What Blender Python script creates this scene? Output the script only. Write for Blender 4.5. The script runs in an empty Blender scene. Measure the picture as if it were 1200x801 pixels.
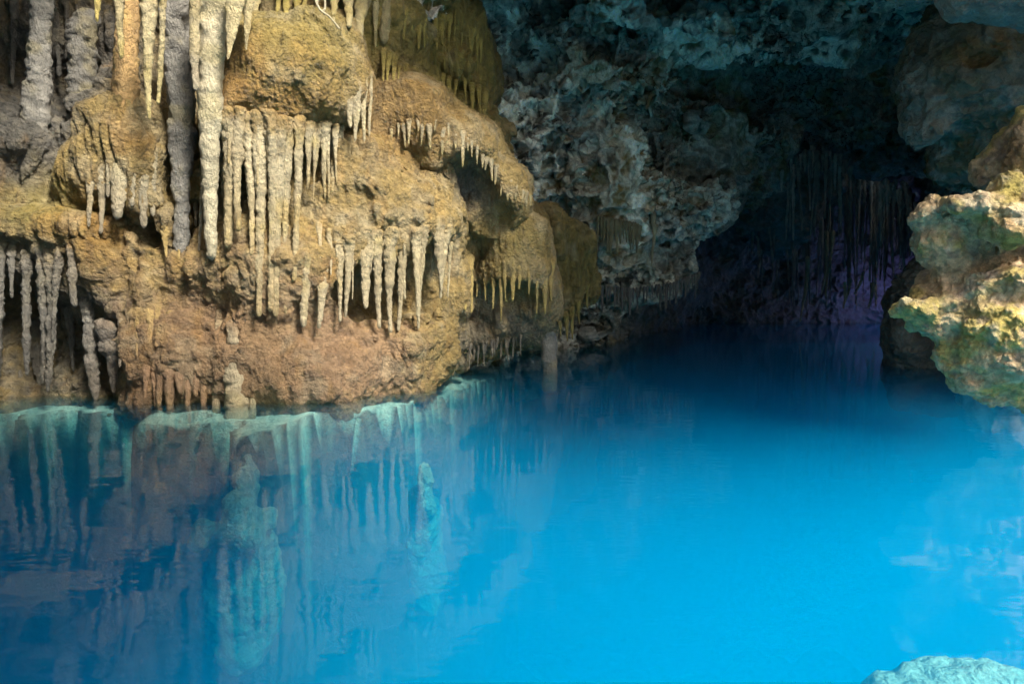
import bpy, math, random
import numpy as np
from math import radians as R

rng = random.Random(7)
nrng = np.random.RandomState(11)
scene = bpy.context.scene
COL = scene.collection

# ------------------------------------------------------------------ camera maths
CAM_H, FOC, HOR = 1.5, 800.0, 340.0
PITCH = math.atan((400.5 - HOR) / FOC)

def P(px, py, Y):
    """world point seen at photo pixel (1200x801 frame) standing Y metres ahead"""
    u, v = (px - 600.0) / FOC, (400.5 - py) / FOC
    y = math.cos(PITCH) + v * math.sin(PITCH)
    z = -math.sin(PITCH) + v * math.cos(PITCH)
    t = Y / y
    return np.array([u * t, Y, CAM_H + z * t])

def M(Y):                       # metres per photo pixel at that distance
    return Y / FOC

# ------------------------------------------------------------------ noise
RT = nrng.rand(64, 64, 64).astype(np.float32) * 2 - 1
WT = nrng.rand(32, 32, 32, 3).astype(np.float32)

def vnoise(p):
    f = np.floor(p); t = (p - f).astype(np.float32); i = f.astype(np.int64) & 63
    t = t * t * (3 - 2 * t)
    x0, y0, z0 = i[:, 0], i[:, 1], i[:, 2]
    x1, y1, z1 = (x0 + 1) & 63, (y0 + 1) & 63, (z0 + 1) & 63
    tx, ty, tz = t[:, 0], t[:, 1], t[:, 2]
    a = RT[x0, y0, z0] * (1 - tx) + RT[x1, y0, z0] * tx
    b = RT[x0, y1, z0] * (1 - tx) + RT[x1, y1, z0] * tx
    c = RT[x0, y0, z1] * (1 - tx) + RT[x1, y0, z1] * tx
    d = RT[x0, y1, z1] * (1 - tx) + RT[x1, y1, z1] * tx
    return (a * (1 - ty) + b * ty) * (1 - tz) + (c * (1 - ty) + d * ty) * tz

def fbm(p, s, octv=3, gain=0.5):
    r = 0; a = 1.0
    for o in range(octv):
        r = r + a * vnoise(p * s + 17.3 * o + 5.1); s *= 2.03; a *= gain
    return r

def worley(p):
    """returns F1, F2 distances (unit cells)"""
    f = np.floor(p); i = f.astype(np.int64)
    f1 = np.full(len(p), 9.0, np.float32); f2 = f1.copy()
    for dx in (-1, 0, 1):
        for dy in (-1, 0, 1):
            for dz in (-1, 0, 1):
                q = WT[(i[:, 0] + dx) & 31, (i[:, 1] + dy) & 31, (i[:, 2] + dz) & 31]
                ex = f[:, 0] + dx + q[:, 0] - p[:, 0]
                ey = f[:, 1] + dy + q[:, 1] - p[:, 1]
                ez = f[:, 2] + dz + q[:, 2] - p[:, 2]
                d = np.sqrt(ex * ex + ey * ey + ez * ez).astype(np.float32)
                f2 = np.where(d < f1, f1, np.minimum(f2, d)); f1 = np.minimum(f1, d)
    return f1, f2

def sstep(a, b, x):
    t = np.clip((x - a) / (b - a), 0, 1); return t * t * (3 - 2 * t)

# ------------------------------------------------------------------ signed distance modelling
def smin(a, b, k):
    h = np.maximum(k - np.abs(a - b), 0) / k
    return np.minimum(a, b) - h * h * k * 0.25

def ell(p, c, r):
    q = (p - c) / r
    k0 = np.sqrt((q * q).sum(1)); q2 = q / r; k1 = np.sqrt((q2 * q2).sum(1)) + 1e-9
    return k0 * (k0 - 1) / k1

def capsule(p, a, b, ra, rb):
    ab = b - a; t = np.clip(((p - a) @ ab) / (ab @ ab), 0, 1)
    d = p - a - t[:, None] * ab
    return np.sqrt((d * d).sum(1)) - (ra + (rb - ra) * t)

class Field:
    def __init__(s): s.ops = []
    def E(s, px, py, Y, rx, ry, rz, k=0.25, sub=False):
        s.ops.append(('e', P(px, py, Y), np.array([rx * M(Y), rz, ry * M(Y)]), k, sub)); return s
    def C(s, a, b, ra, rb, k=0.2, sub=False):
        s.ops.append(('c', P(*a), P(*b), ra * M(a[2]), rb * M(b[2]), k, sub)); return s
    def F(s, fn, k=0.3, sub=False):
        s.ops.append(('f', fn, k, sub)); return s
    def __call__(s, p):
        d = None
        for o in s.ops:
            if o[0] == 'e': v = ell(p, o[1], o[2])
            elif o[0] == 'c': v = capsule(p, o[1], o[2], o[3], o[4])
            else: v = o[1](p)
            k, sub = o[-2], o[-1]
            if d is None: d = v
            elif sub: d = -smin(-d, v, k)
            else: d = smin(d, v, k)
        return d

def surface_nets(fn, lo, hi, h):
    lo = np.array(lo, float); hi = np.array(hi, float)
    n = np.ceil((hi - lo) / h).astype(int) + 1
    xs = [lo[a] + h * np.arange(n[a]) for a in range(3)]
    d = np.empty(n, np.float32)
    Yg, Zg = np.meshgrid(xs[1], xs[2], indexing='ij')
    step = max(1, int(400000 / (n[1] * n[2])))
    for i in range(0, n[0], step):
        xx = xs[0][i:i + step]
        p = np.empty((len(xx), n[1], n[2], 3)); p[..., 0] = xx[:, None, None]; p[..., 1] = Yg; p[..., 2] = Zg
        d[i:i + step] = fn(p.reshape(-1, 3)).reshape(len(xx), n[1], n[2])
    s = d < 0
    cnt = np.zeros(np.array(n) - 1, np.uint8)
    for a in (0, 1):
        for b in (0, 1):
            for c in (0, 1):
                cnt += s[a:n[0] - 1 + a, b:n[1] - 1 + b, c:n[2] - 1 + c]
    act = (cnt > 0) & (cnt < 8)
    idx = np.full(act.shape, -1, np.int64); ci = np.argwhere(act); idx[act] = np.arange(len(ci))
    V = np.zeros((len(ci), 3)); W = np.zeros(len(ci))
    cor = {}
    for a in (0, 1):
        for b in (0, 1):
            for c in (0, 1):
                cor[a, b, c] = d[ci[:, 0] + a, ci[:, 1] + b, ci[:, 2] + c]
    for k0 in cor:
        for ax in range(3):
            if k0[ax]: continue
            k1 = list(k0); k1[ax] = 1; k1 = tuple(k1)
            a, b = cor[k0], cor[k1]; m = (a < 0) != (b < 0)
            t = np.where(m, a / np.where(m, a - b, 1), 0)
            e = np.array(k0, float)[None, :].repeat(len(ci), 0); e[:, ax] += t
            V += np.where(m[:, None], e, 0); W += m
    V = lo + h * (ci + V / W[:, None])
    faces = []
    for ax in range(3):
        u, v = (ax + 1) % 3, (ax + 2) % 3
        sl0 = [slice(1, n[q] - 1) for q in range(3)]; sl1 = list(sl0)
        sl0[ax] = slice(0, n[ax] - 1); sl1[ax] = slice(1, n[ax])
        s0, s1 = s[tuple(sl0)], s[tuple(sl1)]
        e = np.argwhere(s0 != s1); ins = s0[s0 != s1]
        off = np.ones(3, int); off[ax] = 0; e = e + off
        def cell(du, dv):
            q = e.copy(); q[:, u] += du; q[:, v] += dv; return idx[q[:, 0], q[:, 1], q[:, 2]]
        f = np.stack([cell(-1, -1), cell(0, -1), cell(0, 0), cell(-1, 0)], 1)
        f[~ins] = f[~ins][:, ::-1]
        faces.append(f)
    return V, np.concatenate(faces)

def new_mesh(name, V, F):
    me = bpy.data.meshes.new(name)
    V = np.ascontiguousarray(V, np.float32); F = np.ascontiguousarray(F, np.int32)
    me.vertices.add(len(V)); me.vertices.foreach_set('co', V.ravel())
    k = F.shape[1]
    me.loops.add(F.size); me.loops.foreach_set('vertex_index', F.ravel())
    me.polygons.add(len(F)); me.polygons.foreach_set('loop_start', np.arange(0, F.size, k, dtype=np.int32))
    me.polygons.foreach_set('use_smooth', np.ones(len(F), bool))
    me.update(calc_edges=True)
    return me

def vnorm(me):
    n = np.empty(len(me.vertices) * 3, np.float32); me.vertex_normals.foreach_get('vector', n)
    return n.reshape(-1, 3).astype(float)

def vco(me):
    n = np.empty(len(me.vertices) * 3, np.float32); me.vertices.foreach_get('co', n)
    return n.reshape(-1, 3).astype(float)

def tag(o, label=None, cat=None, group=None, kind=None):
    if label: o['label'] = label
    if cat: o['category'] = cat
    if group: o['group'] = group
    if kind: o['kind'] = kind
    return o

def finish(name, me, mat, color_fn, parent=None, loc=None):
    V = vco(me)
    if color_fn is not None:
        c = color_fn(V, vnorm(me))
        a = me.attributes.new('Col', 'FLOAT_COLOR', 'POINT')
        cc = np.ones((len(V), 4), np.float32); cc[:, :3] = np.clip(c, 0, 1); a.data.foreach_set('color', cc.ravel())
    if loc is None:
        loc = np.array([(V[:, 0].min() + V[:, 0].max()) / 2, (V[:, 1].min() + V[:, 1].max()) / 2, V[:, 2].min()])
    me.vertices.foreach_set('co', np.ascontiguousarray(V - loc, np.float32).ravel())
    me.materials.append(mat); me.update()
    o = bpy.data.objects.new(name, me); COL.objects.link(o)
    if parent is None: o.location = loc
    else:
        o.parent = parent; o.location = loc - np.array(parent.location)
    return o

import time
def mass(name, fn, lo, hi, h, lev, disp, color_fn, mat, cull=.3):
    t0 = time.time()
    V, F = surface_nets(fn, lo, hi, h)
    if cull is not None:        # leave out the far back of the rock that no nearby viewpoint sees
        fn_ = np.cross(V[F[:, 2]] - V[F[:, 0]], V[F[:, 3]] - V[F[:, 1]]); fn_ /= np.linalg.norm(fn_, axis=1)[:, None] + 1e-12
        vd = V[F].mean(1) - np.array([0, 0, CAM_H]); vd /= np.linalg.norm(vd, axis=1)[:, None]
        F = F[(fn_ * vd).sum(1) < cull]
        u, inv = np.unique(F, return_inverse=True); V = V[u]; F = inv.reshape(F.shape)
    # drop small floating islands is not needed: primitives overlap
    me = new_mesh(name, V, F)
    if lev:
        o = bpy.data.objects.new('tmp', me); COL.objects.link(o)
        m = o.modifiers.new('s', 'SUBSURF'); m.levels = lev; m.render_levels = lev
        dg = bpy.context.evaluated_depsgraph_get(); dg.update()
        me2 = bpy.data.meshes.new_from_object(o.evaluated_get(dg))
        bpy.data.objects.remove(o); bpy.data.meshes.remove(me); me = me2; me.name = name
        me.polygons.foreach_set('use_smooth', np.ones(len(me.polygons), bool))
    for dfn in disp:
        V = vco(me); N = vnorm(me)
        V = V + dfn(V, N)
        me.vertices.foreach_set('co', np.ascontiguousarray(V, np.float32).ravel()); me.update()
    r = finish(name, me, mat, color_fn); print('MASS', name, len(me.vertices), round(time.time() - t0, 1)); return r

# ------------------------------------------------------------------ materials
def nodes(mat):
    mat.use_nodes = True; nt = mat.node_tree; nt.nodes.clear(); return nt, nt.nodes.new, nt.links.new

def rock_mat(name, cell=22.0, bump=0.6, fine=90.0, rough=(0.45, 0.8), dist=0.02, speck=0.35, stretch=1.0):
    m = bpy.data.materials.new(name); nt, N, L = nodes(m)
    out = N('ShaderNodeOutputMaterial'); b = N('ShaderNodeBsdfPrincipled'); L(b.outputs[0], out.inputs[0])
    geo = N('ShaderNodeNewGeometry'); at = N('ShaderNodeAttribute'); at.attribute_name = 'Col'
    mp = N('ShaderNodeMapping'); mp.inputs['Scale'].default_value = (1, 1, stretch); L(geo.outputs['Position'], mp.inputs[0])
    nf = N('ShaderNodeTexNoise'); nf.inputs['Scale'].default_value = 9; nf.inputs['Detail'].default_value = 7
    nf.inputs['Roughness'].default_value = 0.7; L(mp.outputs[0], nf.inputs['Vector'])
    nd = N('ShaderNodeTexNoise'); nd.inputs['Scale'].default_value = fine; nd.inputs['Detail'].default_value = 3; L(mp.outputs[0], nd.inputs['Vector'])
    warp = N('ShaderNodeVectorMath'); warp.operation = 'MULTIPLY_ADD'; L(nf.outputs['Color'], warp.inputs[0])
    warp.inputs[1].default_value = (0.09, 0.09, 0.09); L(mp.outputs[0], warp.inputs[2])
    vo = N('ShaderNodeTexVoronoi'); vo.inputs['Scale'].default_value = cell; L(warp.outputs[0], vo.inputs['Vector'])
    vo.feature = 'F1'; vo2 = N('ShaderNodeTexVoronoi'); vo2.inputs['Scale'].default_value = cell * 2.7; L(warp.outputs[0], vo2.inputs['Vector'])
    # colour = attribute varied by speckle
    mr = N('ShaderNodeMapRange'); mr.inputs['From Min'].default_value = 0.3; mr.inputs['From Max'].default_value = 0.72
    mr.inputs['To Min'].default_value = 1 - speck; mr.inputs['To Max'].default_value = 1 + speck; L(nf.outputs['Fac'], mr.inputs['Value'])
    mr2 = N('ShaderNodeMapRange'); mr2.inputs['From Min'].default_value = 0.25; mr2.inputs['From Max'].default_value = 0.75
    mr2.inputs['To Min'].default_value = 1 - speck * .6; mr2.inputs['To Max'].default_value = 1 + speck * .6; L(nd.outputs['Fac'], mr2.inputs['Value'])
    mu = N('ShaderNodeMath'); mu.operation = 'MULTIPLY'; L(mr.outputs[0], mu.inputs[0]); L(mr2.outputs[0], mu.inputs[1])
    sc = N('ShaderNodeVectorMath'); sc.operation = 'SCALE'; L(at.outputs['Color'], sc.inputs[0]); L(mu.outputs[0], sc.inputs['Scale'])
    L(sc.outputs[0], b.inputs['Base Color'])
    rr = N('ShaderNodeMapRange'); rr.inputs['From Min'].default_value = .35; rr.inputs['From Max'].default_value = .65
    rr.inputs['To Min'].default_value = rough[0]; rr.inputs['To Max'].default_value = rough[1]
    L(nf.outputs['Fac'], rr.inputs['Value']); L(rr.outputs[0], b.inputs['Roughness'])
    # height
    a1 = N('ShaderNodeMath'); a1.operation = 'MULTIPLY_ADD'; L(vo.outputs['Distance'], a1.inputs[0]); a1.inputs[1].default_value = -0.8; a1.inputs[2].default_value = 0.5
    a2 = N('ShaderNodeMath'); a2.operation = 'MULTIPLY_ADD'; L(vo2.outputs['Distance'], a2.inputs[0]); a2.inputs[1].default_value = -0.35; L(a1.outputs[0], a2.inputs[2])
    a3 = N('ShaderNodeMath'); a3.operation = 'MULTIPLY_ADD'; L(nd.outputs['Fac'], a3.inputs[0]); a3.inputs[1].default_value = 0.5; L(a2.outputs[0], a3.inputs[2])
    bp = N('ShaderNodeBump'); bp.inputs['Strength'].default_value = bump; bp.inputs['Distance'].default_value = dist
    L(a3.outputs[0], bp.inputs['Height']); L(bp.outputs[0], b.inputs['Normal'])
    return m

M_FLOW = rock_mat('flowstone', 20, 1.0, 90, (0.35, 0.75), 0.05, 0.38)
M_STAL = rock_mat('dripstone', 30, 0.9, 100, (0.35, 0.7), 0.035, 0.34, 0.6)
M_LIME = rock_mat('pitted_limestone', 9, 0.8, 45, (0.4, 0.75), 0.06, 0.4)
M_REEF = rock_mat('coralline_limestone', 36, 1.0, 130, (0.5, 0.85), 0.03, 0.45)
M_BED = rock_mat('submerged_limestone', 11, 1.0, 40, (0.8, 0.95), 0.06, 0.3)

def water_mat():
    m = bpy.data.materials.new('cave_water'); nt, N, L = nodes(m)
    out = N('ShaderNodeOutputMaterial'); mix = N('ShaderNodeMixShader'); tr = N('ShaderNodeBsdfTransparent')
    gl = N('ShaderNodeBsdfGlossy'); gl.inputs['Roughness'].default_value = 0.03
    fr = N('ShaderNodeFresnel'); fr.inputs['IOR'].default_value = 1.25
    geo = N('ShaderNodeNewGeometry')
    mp = N('ShaderNodeMapping'); mp.inputs['Scale'].default_value = (1.0, 2.6, 1); L(geo.outputs['Position'], mp.inputs[0])
    n1 = N('ShaderNodeTexNoise'); n1.inputs['Scale'].default_value = 1.6; n1.inputs['Detail'].default_value = 3; L(mp.outputs[0], n1.inputs['Vector'])
    bp = N('ShaderNodeBump'); bp.inputs['Strength'].default_value = 0.25; bp.inputs['Distance'].default_value = 0.012
    L(n1.outputs['Fac'], bp.inputs['Height']); L(bp.outputs[0], gl.inputs['Normal']); L(bp.outputs[0], fr.inputs['Normal'])
    L(fr.outputs[0], mix.inputs[0]); L(tr.outputs[0], mix.inputs[1]); L(gl.outputs[0], mix.inputs[2]); L(mix.outputs[0], out.inputs['Surface'])
    ab = N('ShaderNodeVolumeAbsorption'); ab.inputs['Color'].default_value = WATER_ABS; ab.inputs['Density'].default_value = WATER_ABS_D
    sc = N('ShaderNodeVolumeScatter'); sc.inputs['Color'].default_value = WATER_SC; sc.inputs['Density'].default_value = WATER_SC_D
    sc.inputs['Anisotropy'].default_value = 0.0
    ad = N('ShaderNodeAddShader'); L(ab.outputs[0], ad.inputs[0]); L(sc.outputs[0], ad.inputs[1]); L(ad.outputs[0], out.inputs['Volume'])
    return m
WATER_ABS = (0.0, 0.865, 0.99, 1); WATER_ABS_D = 0.55
WATER_SC = (0.0, 0.55, 1.0, 1); WATER_SC_D = 0.18
M_WATER = water_mat()

# ------------------------------------------------------------------ colours (true albedo)
TAN = np.array([.49, .35, .125]); PINK = np.array([.44, .27, .15]); GREY = np.array([.36, .34, .29]); PALE = np.array([.66, .58, .38])
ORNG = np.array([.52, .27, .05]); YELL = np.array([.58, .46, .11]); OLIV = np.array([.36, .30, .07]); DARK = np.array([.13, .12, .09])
CREAM = np.array([.60, .50, .30]); BLUE = np.array([.52, .50, .41]); BROWN = np.array([.22, .14, .06])

ZL = []   # colour zones of the left wall:  centre, radius m, colour, strength
def Z(px, py, Y, r, c, w): ZL.append((P(px, py, Y), r * M(Y), c, w))
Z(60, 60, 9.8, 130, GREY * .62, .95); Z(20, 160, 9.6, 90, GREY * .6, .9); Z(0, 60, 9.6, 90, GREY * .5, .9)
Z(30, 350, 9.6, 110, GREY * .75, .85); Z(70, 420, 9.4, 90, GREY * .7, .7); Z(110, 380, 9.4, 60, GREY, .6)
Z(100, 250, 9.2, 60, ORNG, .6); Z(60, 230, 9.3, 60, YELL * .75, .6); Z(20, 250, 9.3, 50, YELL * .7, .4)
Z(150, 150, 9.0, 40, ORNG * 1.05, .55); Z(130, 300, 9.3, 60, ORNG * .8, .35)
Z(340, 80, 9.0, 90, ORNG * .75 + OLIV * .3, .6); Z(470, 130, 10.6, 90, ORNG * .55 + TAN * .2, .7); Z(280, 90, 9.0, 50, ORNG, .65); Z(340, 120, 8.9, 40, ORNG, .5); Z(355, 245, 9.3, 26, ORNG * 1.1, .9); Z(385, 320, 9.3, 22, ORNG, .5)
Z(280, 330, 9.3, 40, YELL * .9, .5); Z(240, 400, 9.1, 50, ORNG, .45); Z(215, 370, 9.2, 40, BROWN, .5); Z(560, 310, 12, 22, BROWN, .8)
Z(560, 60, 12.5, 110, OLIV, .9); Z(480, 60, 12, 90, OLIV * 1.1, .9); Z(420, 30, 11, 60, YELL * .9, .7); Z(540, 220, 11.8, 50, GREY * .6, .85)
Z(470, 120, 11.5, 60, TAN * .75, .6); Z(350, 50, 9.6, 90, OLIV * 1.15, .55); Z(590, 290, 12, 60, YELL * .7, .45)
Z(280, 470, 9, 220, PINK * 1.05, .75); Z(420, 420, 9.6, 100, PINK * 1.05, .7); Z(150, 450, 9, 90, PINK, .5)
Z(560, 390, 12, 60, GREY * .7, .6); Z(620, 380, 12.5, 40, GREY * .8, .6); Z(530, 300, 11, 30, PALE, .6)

Z(665, 310, 13.9, 75, OLIV * .65, .95)
def col_left(V, N):
    n1 = fbm(V, 1.1, 3); n2 = fbm(V + 40, 3.5, 3); n3 = fbm(V + 80, 9, 3)
    c = TAN[None] * (1 + .12 * n1[:, None])
    c = c + (CREAM - TAN)[None] * sstep(.1, .9, n2 + .3)[:, None] * .5
    wob = V + np.stack([n2, n2, n2], 1) * .12
    for ce, r, col, w in ZL:
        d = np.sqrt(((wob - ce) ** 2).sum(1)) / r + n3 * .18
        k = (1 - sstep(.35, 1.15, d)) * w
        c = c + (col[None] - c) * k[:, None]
    st = fbm(np.stack([V[:, 0] * 5, V[:, 1] * 5, V[:, 2] * 1.2], 1), 1.0, 3)
    k = sstep(.45, .95, st) * .3
    c = c + (ORNG[None] * .9 - c) * k[:, None]
    k = sstep(.4, 1.0, fbm(V + 7, 2.3, 4)) * .3
    c = c + (PALE[None] - c) * k[:, None]
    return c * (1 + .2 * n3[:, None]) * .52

def col_tint(base, tip=None, jitter=.12, ztop=0, zbot=0, yk=.0):
    base = np.array(base)
    def f(V, N):
        n = fbm(V, 4, 3); n2 = fbm(V + 31, 12, 2)
        c = base[None] * (1 + jitter * n[:, None] + .12 * n2[:, None])
        k = sstep(.15, .8, fbm(V + 3, 3.2, 3))[:, None] * yk
        c = c + (YELL[None] - c) * k
        if tip is not None:
            t = np.clip((ztop - V[:, 2]) / max(ztop - zbot, .01), 0, 1)[:, None] ** 2
            c = c + (np.array(tip)[None] - c) * t * .7
        return c * .68
    return f

# ------------------------------------------------------------------ displacement recipes
def d_popcorn(sz, amp):
    def f(V, N):
        w = V + fbm(V, 6, 2)[:, None] * .04
        f1, f2 = worley(w / sz)
        return N * ((.45 - f1) * amp)[:, None]
    return f
def d_droop(sz, amp):
    """rounded lobes, longer than wide, with sharp creases between them"""
    def f(V, N):
        w = V * np.array([1, 1, .55]) + fbm(V, 2.2, 3)[:, None] * .12
        f1, f2 = worley(w / sz)
        return N * ((sstep(0, .5, f2 - f1) - .5) * amp * (.6 + .8 * sstep(-.6, .8, vnoise(V * .8 + 31))))[:, None]
    return f
def d_fbm(s, amp, o=4):
    return lambda V, N: N * (fbm(V, s, o) * amp)[:, None]
def d_flute(s, amp, mask=None):
    """vertical drip flutes on the steep faces"""
    def f(V, N):
        q = np.stack([V[:, 0] * s, V[:, 1] * s * .8, V[:, 2] * s * .12], 1)
        q = q + vnoise(V * 1.7)[:, None] * np.array([.8, .8, 0])
        r = np.abs(vnoise(q)); r2 = np.abs(vnoise(q * 2.1 + 9))
        steep = sstep(.95, .55, np.abs(N[:, 2]))
        a = (.25 - r) * 1.0 + (.2 - r2) * .45
        if mask is not None: steep = steep * mask(V)
        return N * (-a * amp * steep)[:, None]
    return f

# ------------------------------------------------------------------ stalactites
def spike(name, a, b, ra, rb, mat, color_fn, rough=.3, bend=.03, flare=.0, seg=22, p=1.15, lump=.12, tipround=True, capped=True, parent=None, flat=1.0, ang=0.0, sd=None):
    """tapered drip form hanging from a to b (world), radii ra -> rb in metres"""
    a = np.array(a, float); b = np.array(b, float)
    r_ = np.random.RandomState(sd if sd is not None else rng.randrange(1 << 30))
    Ln = np.linalg.norm(b - a)
    nr = int(np.clip(Ln / .022, 10, 110))
    t = np.linspace(0, 1, nr)
    rad = rb + (ra - rb) * (1 - t) ** p
    rad = rad * (1 + flare * np.exp(-t * 9))
    ph = r_.rand(6) * 9
    k = Ln * 3
    rad = rad * (1 + lump * (np.sin(t * k * 1.3 + ph[0]) * .8 + vnoise(np.stack([t * k * 2 + ph[1] * 7, t * 0, t * 0], 1)) * 1.2 + vnoise(np.stack([t * k * 6 + ph[2] * 7, t * 0 + 5, t * 0], 1)) * .6))
    if capped:
        e = np.clip(t * Ln / (ra * 1.3), 0, 1); rad = rad * (.12 + .88 * np.sqrt(1 - (1 - e) ** 2))
    if tipround:
        e = np.clip((1 - t) * Ln / (max(rb, .004) * 1.8), 0, 1); rad = rad * np.sqrt(1 - (1 - e) ** 2) + .0008
    cen = a + (b - a) * t[:, None]
    cen[:, 0] += (np.sin(t * 3.1 + ph[3]) - math.sin(ph[3])) * bend * Ln * .5
    cen[:, 1] += (np.sin(t * 2.3 + ph[4]) - math.sin(ph[4])) * bend * Ln * .5
    th = np.linspace(0, 2 * math.pi, seg, endpoint=False)
    ca, sa = np.cos(th), np.sin(th) * flat
    X = ca * math.cos(ang) - sa * math.sin(ang); Y = ca * math.sin(ang) + sa * math.cos(ang)
    V = np.empty((nr, seg, 3))
    V[..., 0] = cen[:, 0:1] + rad[:, None] * X; V[..., 1] = cen[:, 1:2] + rad[:, None] * Y; V[..., 2] = cen[:, 2:3]
    fl = V.reshape(-1, 3)
    dirn = np.stack([np.tile(X, nr), np.tile(Y, nr), np.zeros(nr * seg)], 1)
    rr = np.repeat(rad, seg)
    q = fl.copy(); q[:, 2] *= .35
    amp = rough * rr * (fbm(q + ph[5], .9 / max(ra, .02), 2) * .9 + fbm(fl + ph[5], 2.2 / max(ra, .02), 2) * .7)
    f1, f2 = worley(fl / .05 + ph[5])
    amp = amp + (.4 - f1) * np.minimum(.014, rr * .3)
    fl = fl + dirn * amp[:, None]
    i, j = np.meshgrid(np.arange(nr - 1), np.arange(seg), indexing='ij'); i = i.ravel(); j = j.ravel(); jn = (j + 1) % seg
    F = np.stack([i * seg + j, (i + 1) * seg + j, (i + 1) * seg + jn, i * seg + jn], 1)
    if (b - a)[2] > 0: F = F[:, ::-1]
    me = new_mesh(name, fl, F)
    return finish(name, me, mat, color_fn, parent=parent, loc=a)

from mathutils.bvhtree import BVHTree
from mathutils import Vector
TREES = []
def build_trees(names):
    dg = bpy.context.evaluated_depsgraph_get(); dg.update()
    for o in COL.objects:
        if o.type == 'MESH' and o.name.split('.')[0] in names: TREES.append((BVHTree.FromObject(o, dg), o.matrix_world.copy().translation))
def hitY(px, py):
    d = P(px, py, 1.0) - np.array([0, 0, CAM_H]); d = Vector(d / np.linalg.norm(d)); best = None
    for t, loc in TREES:
        h = t.ray_cast(Vector((0, 0, CAM_H)) - loc, d)
        if h[0] is not None:
            y = (h[0] + loc).y
            if best is None or y < best: best = y
    return best
def snap(x0, y0, x1, y1, Y, r):
    yt = hitY(x0, y0)
    if yt is None or abs(yt - Y) > 1.3: yt = Y
    yb = yt + .15 * r
    yt += .95 * r
    for f in (.3, .6, .95):
        h = hitY(x0 + (x1 - x0) * f, y0 + (y1 - y0) * f)
        if h is not None and h - .1 * r < yb: yb = max(h - .1 * r, yt - .8)
    return yt, yb

ORD = ['zeroth','first','second','third','fourth','fifth','sixth','seventh','eighth','ninth','tenth','eleventh','twelfth','thirteenth','fourteenth','fifteenth',
       'sixteenth','seventeenth','eighteenth','nineteenth','twentieth','twenty-first','twenty-second','twenty-third','twenty-fourth','twenty-fifth','twenty-sixth',
       'twenty-seventh','twenty-eighth','twenty-ninth','thirtieth','thirty-first','thirty-second','thirty-third','thirty-fourth','thirty-fifth','thirty-sixth',
       'thirty-seventh','thirty-eighth','thirty-ninth','fortieth']

def blend_left(cf, zt, zb):
    def f(V, N):
        c = cf(V, N); l = col_left(V, N); t = (zt - V[:, 2]) / max(zt - zb, .01)
        k = .3 + .62 * (1 - sstep(.0, .22, t + .08 * vnoise(V * 9)))
        return c + (l - c) * k[:, None]
    return f
def row(items, look, where, group, base, tip=None, mat=None, cat='stalactite', name='stalactite', yk=.15, left=None, **kw):
    kw.setdefault('lump', .07)
    """items: (px_top, py_top, px_bot, py_bot, Y, w_top_px, w_bot_px); labelled in order from the left"""
    items = sorted(items, key=lambda q: (q[0] + q[2]) / 2)
    n = len(items)
    for i, (x0, y0, x1, y1, Y, w0, w1) in enumerate(items):
        if left: y0 += rng.uniform(-7, 3); w0 *= rng.uniform(.72, 1.0); w1 *= rng.uniform(.4, .9)
        if left: ya, yb = snap(x0, y0, x1, y1, Y, w0 * M(Y) / 2)
        else: ya = yb = Y
        a = P(x0, y0, ya); b = P(x1, y1, yb)
        jit = rng.uniform(.85, 1.12)
        cf = col_tint(np.array(base) * jit, tip, .14, a[2], b[2], yk)
        if left: cf = blend_left(cf, a[2], b[2])
        o = spike(name, a, b, w0 * M(Y) / 2, w1 * M(Y) / 2, mat or M_STAL, cf, **kw)
        lb = '%s, %s from left, %s' % (look, ORD[i + 1], where) if n > 1 else look + ' ' + where
        if len(lb.replace('-', ' ').split()) > 16: print('LONG', lb)
        tag(o, lb, cat, group)

def fringe(path, n, lmin, lmax, wmin, wmax, jx=.25, tipw=.3, up=6, lens=None):
    """spread n drips along a polyline of (px,py,Y)"""
    path = [np.array(q, float) for q in path]
    seg = [np.hypot(*(path[i + 1] - path[i])[:2]) for i in range(len(path) - 1)]; tot = sum(seg); out = []
    for k in range(n):
        s = (k + .5 + rng.uniform(-jx, jx)) / n * tot
        i = 0
        while i < len(seg) - 1 and s > seg[i]: s -= seg[i]; i += 1
        q = path[i] + (path[i + 1] - path[i]) * min(1, s / seg[i])
        L = rng.uniform(lmin, lmax) ** 1.0
        if lens: L *= lens((k + .5) / n)
        w = rng.uniform(wmin, wmax) * (1.25 if rng.random() < .25 else .85)
        if rng.random() < .3: L *= .5; w *= .7
        out.append((q[0], q[1] - up, q[0] + rng.uniform(-1.5, 1.5), q[1] + L, q[2] + rng.uniform(-.06, .06), w, w * tipw))
    return out

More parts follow.
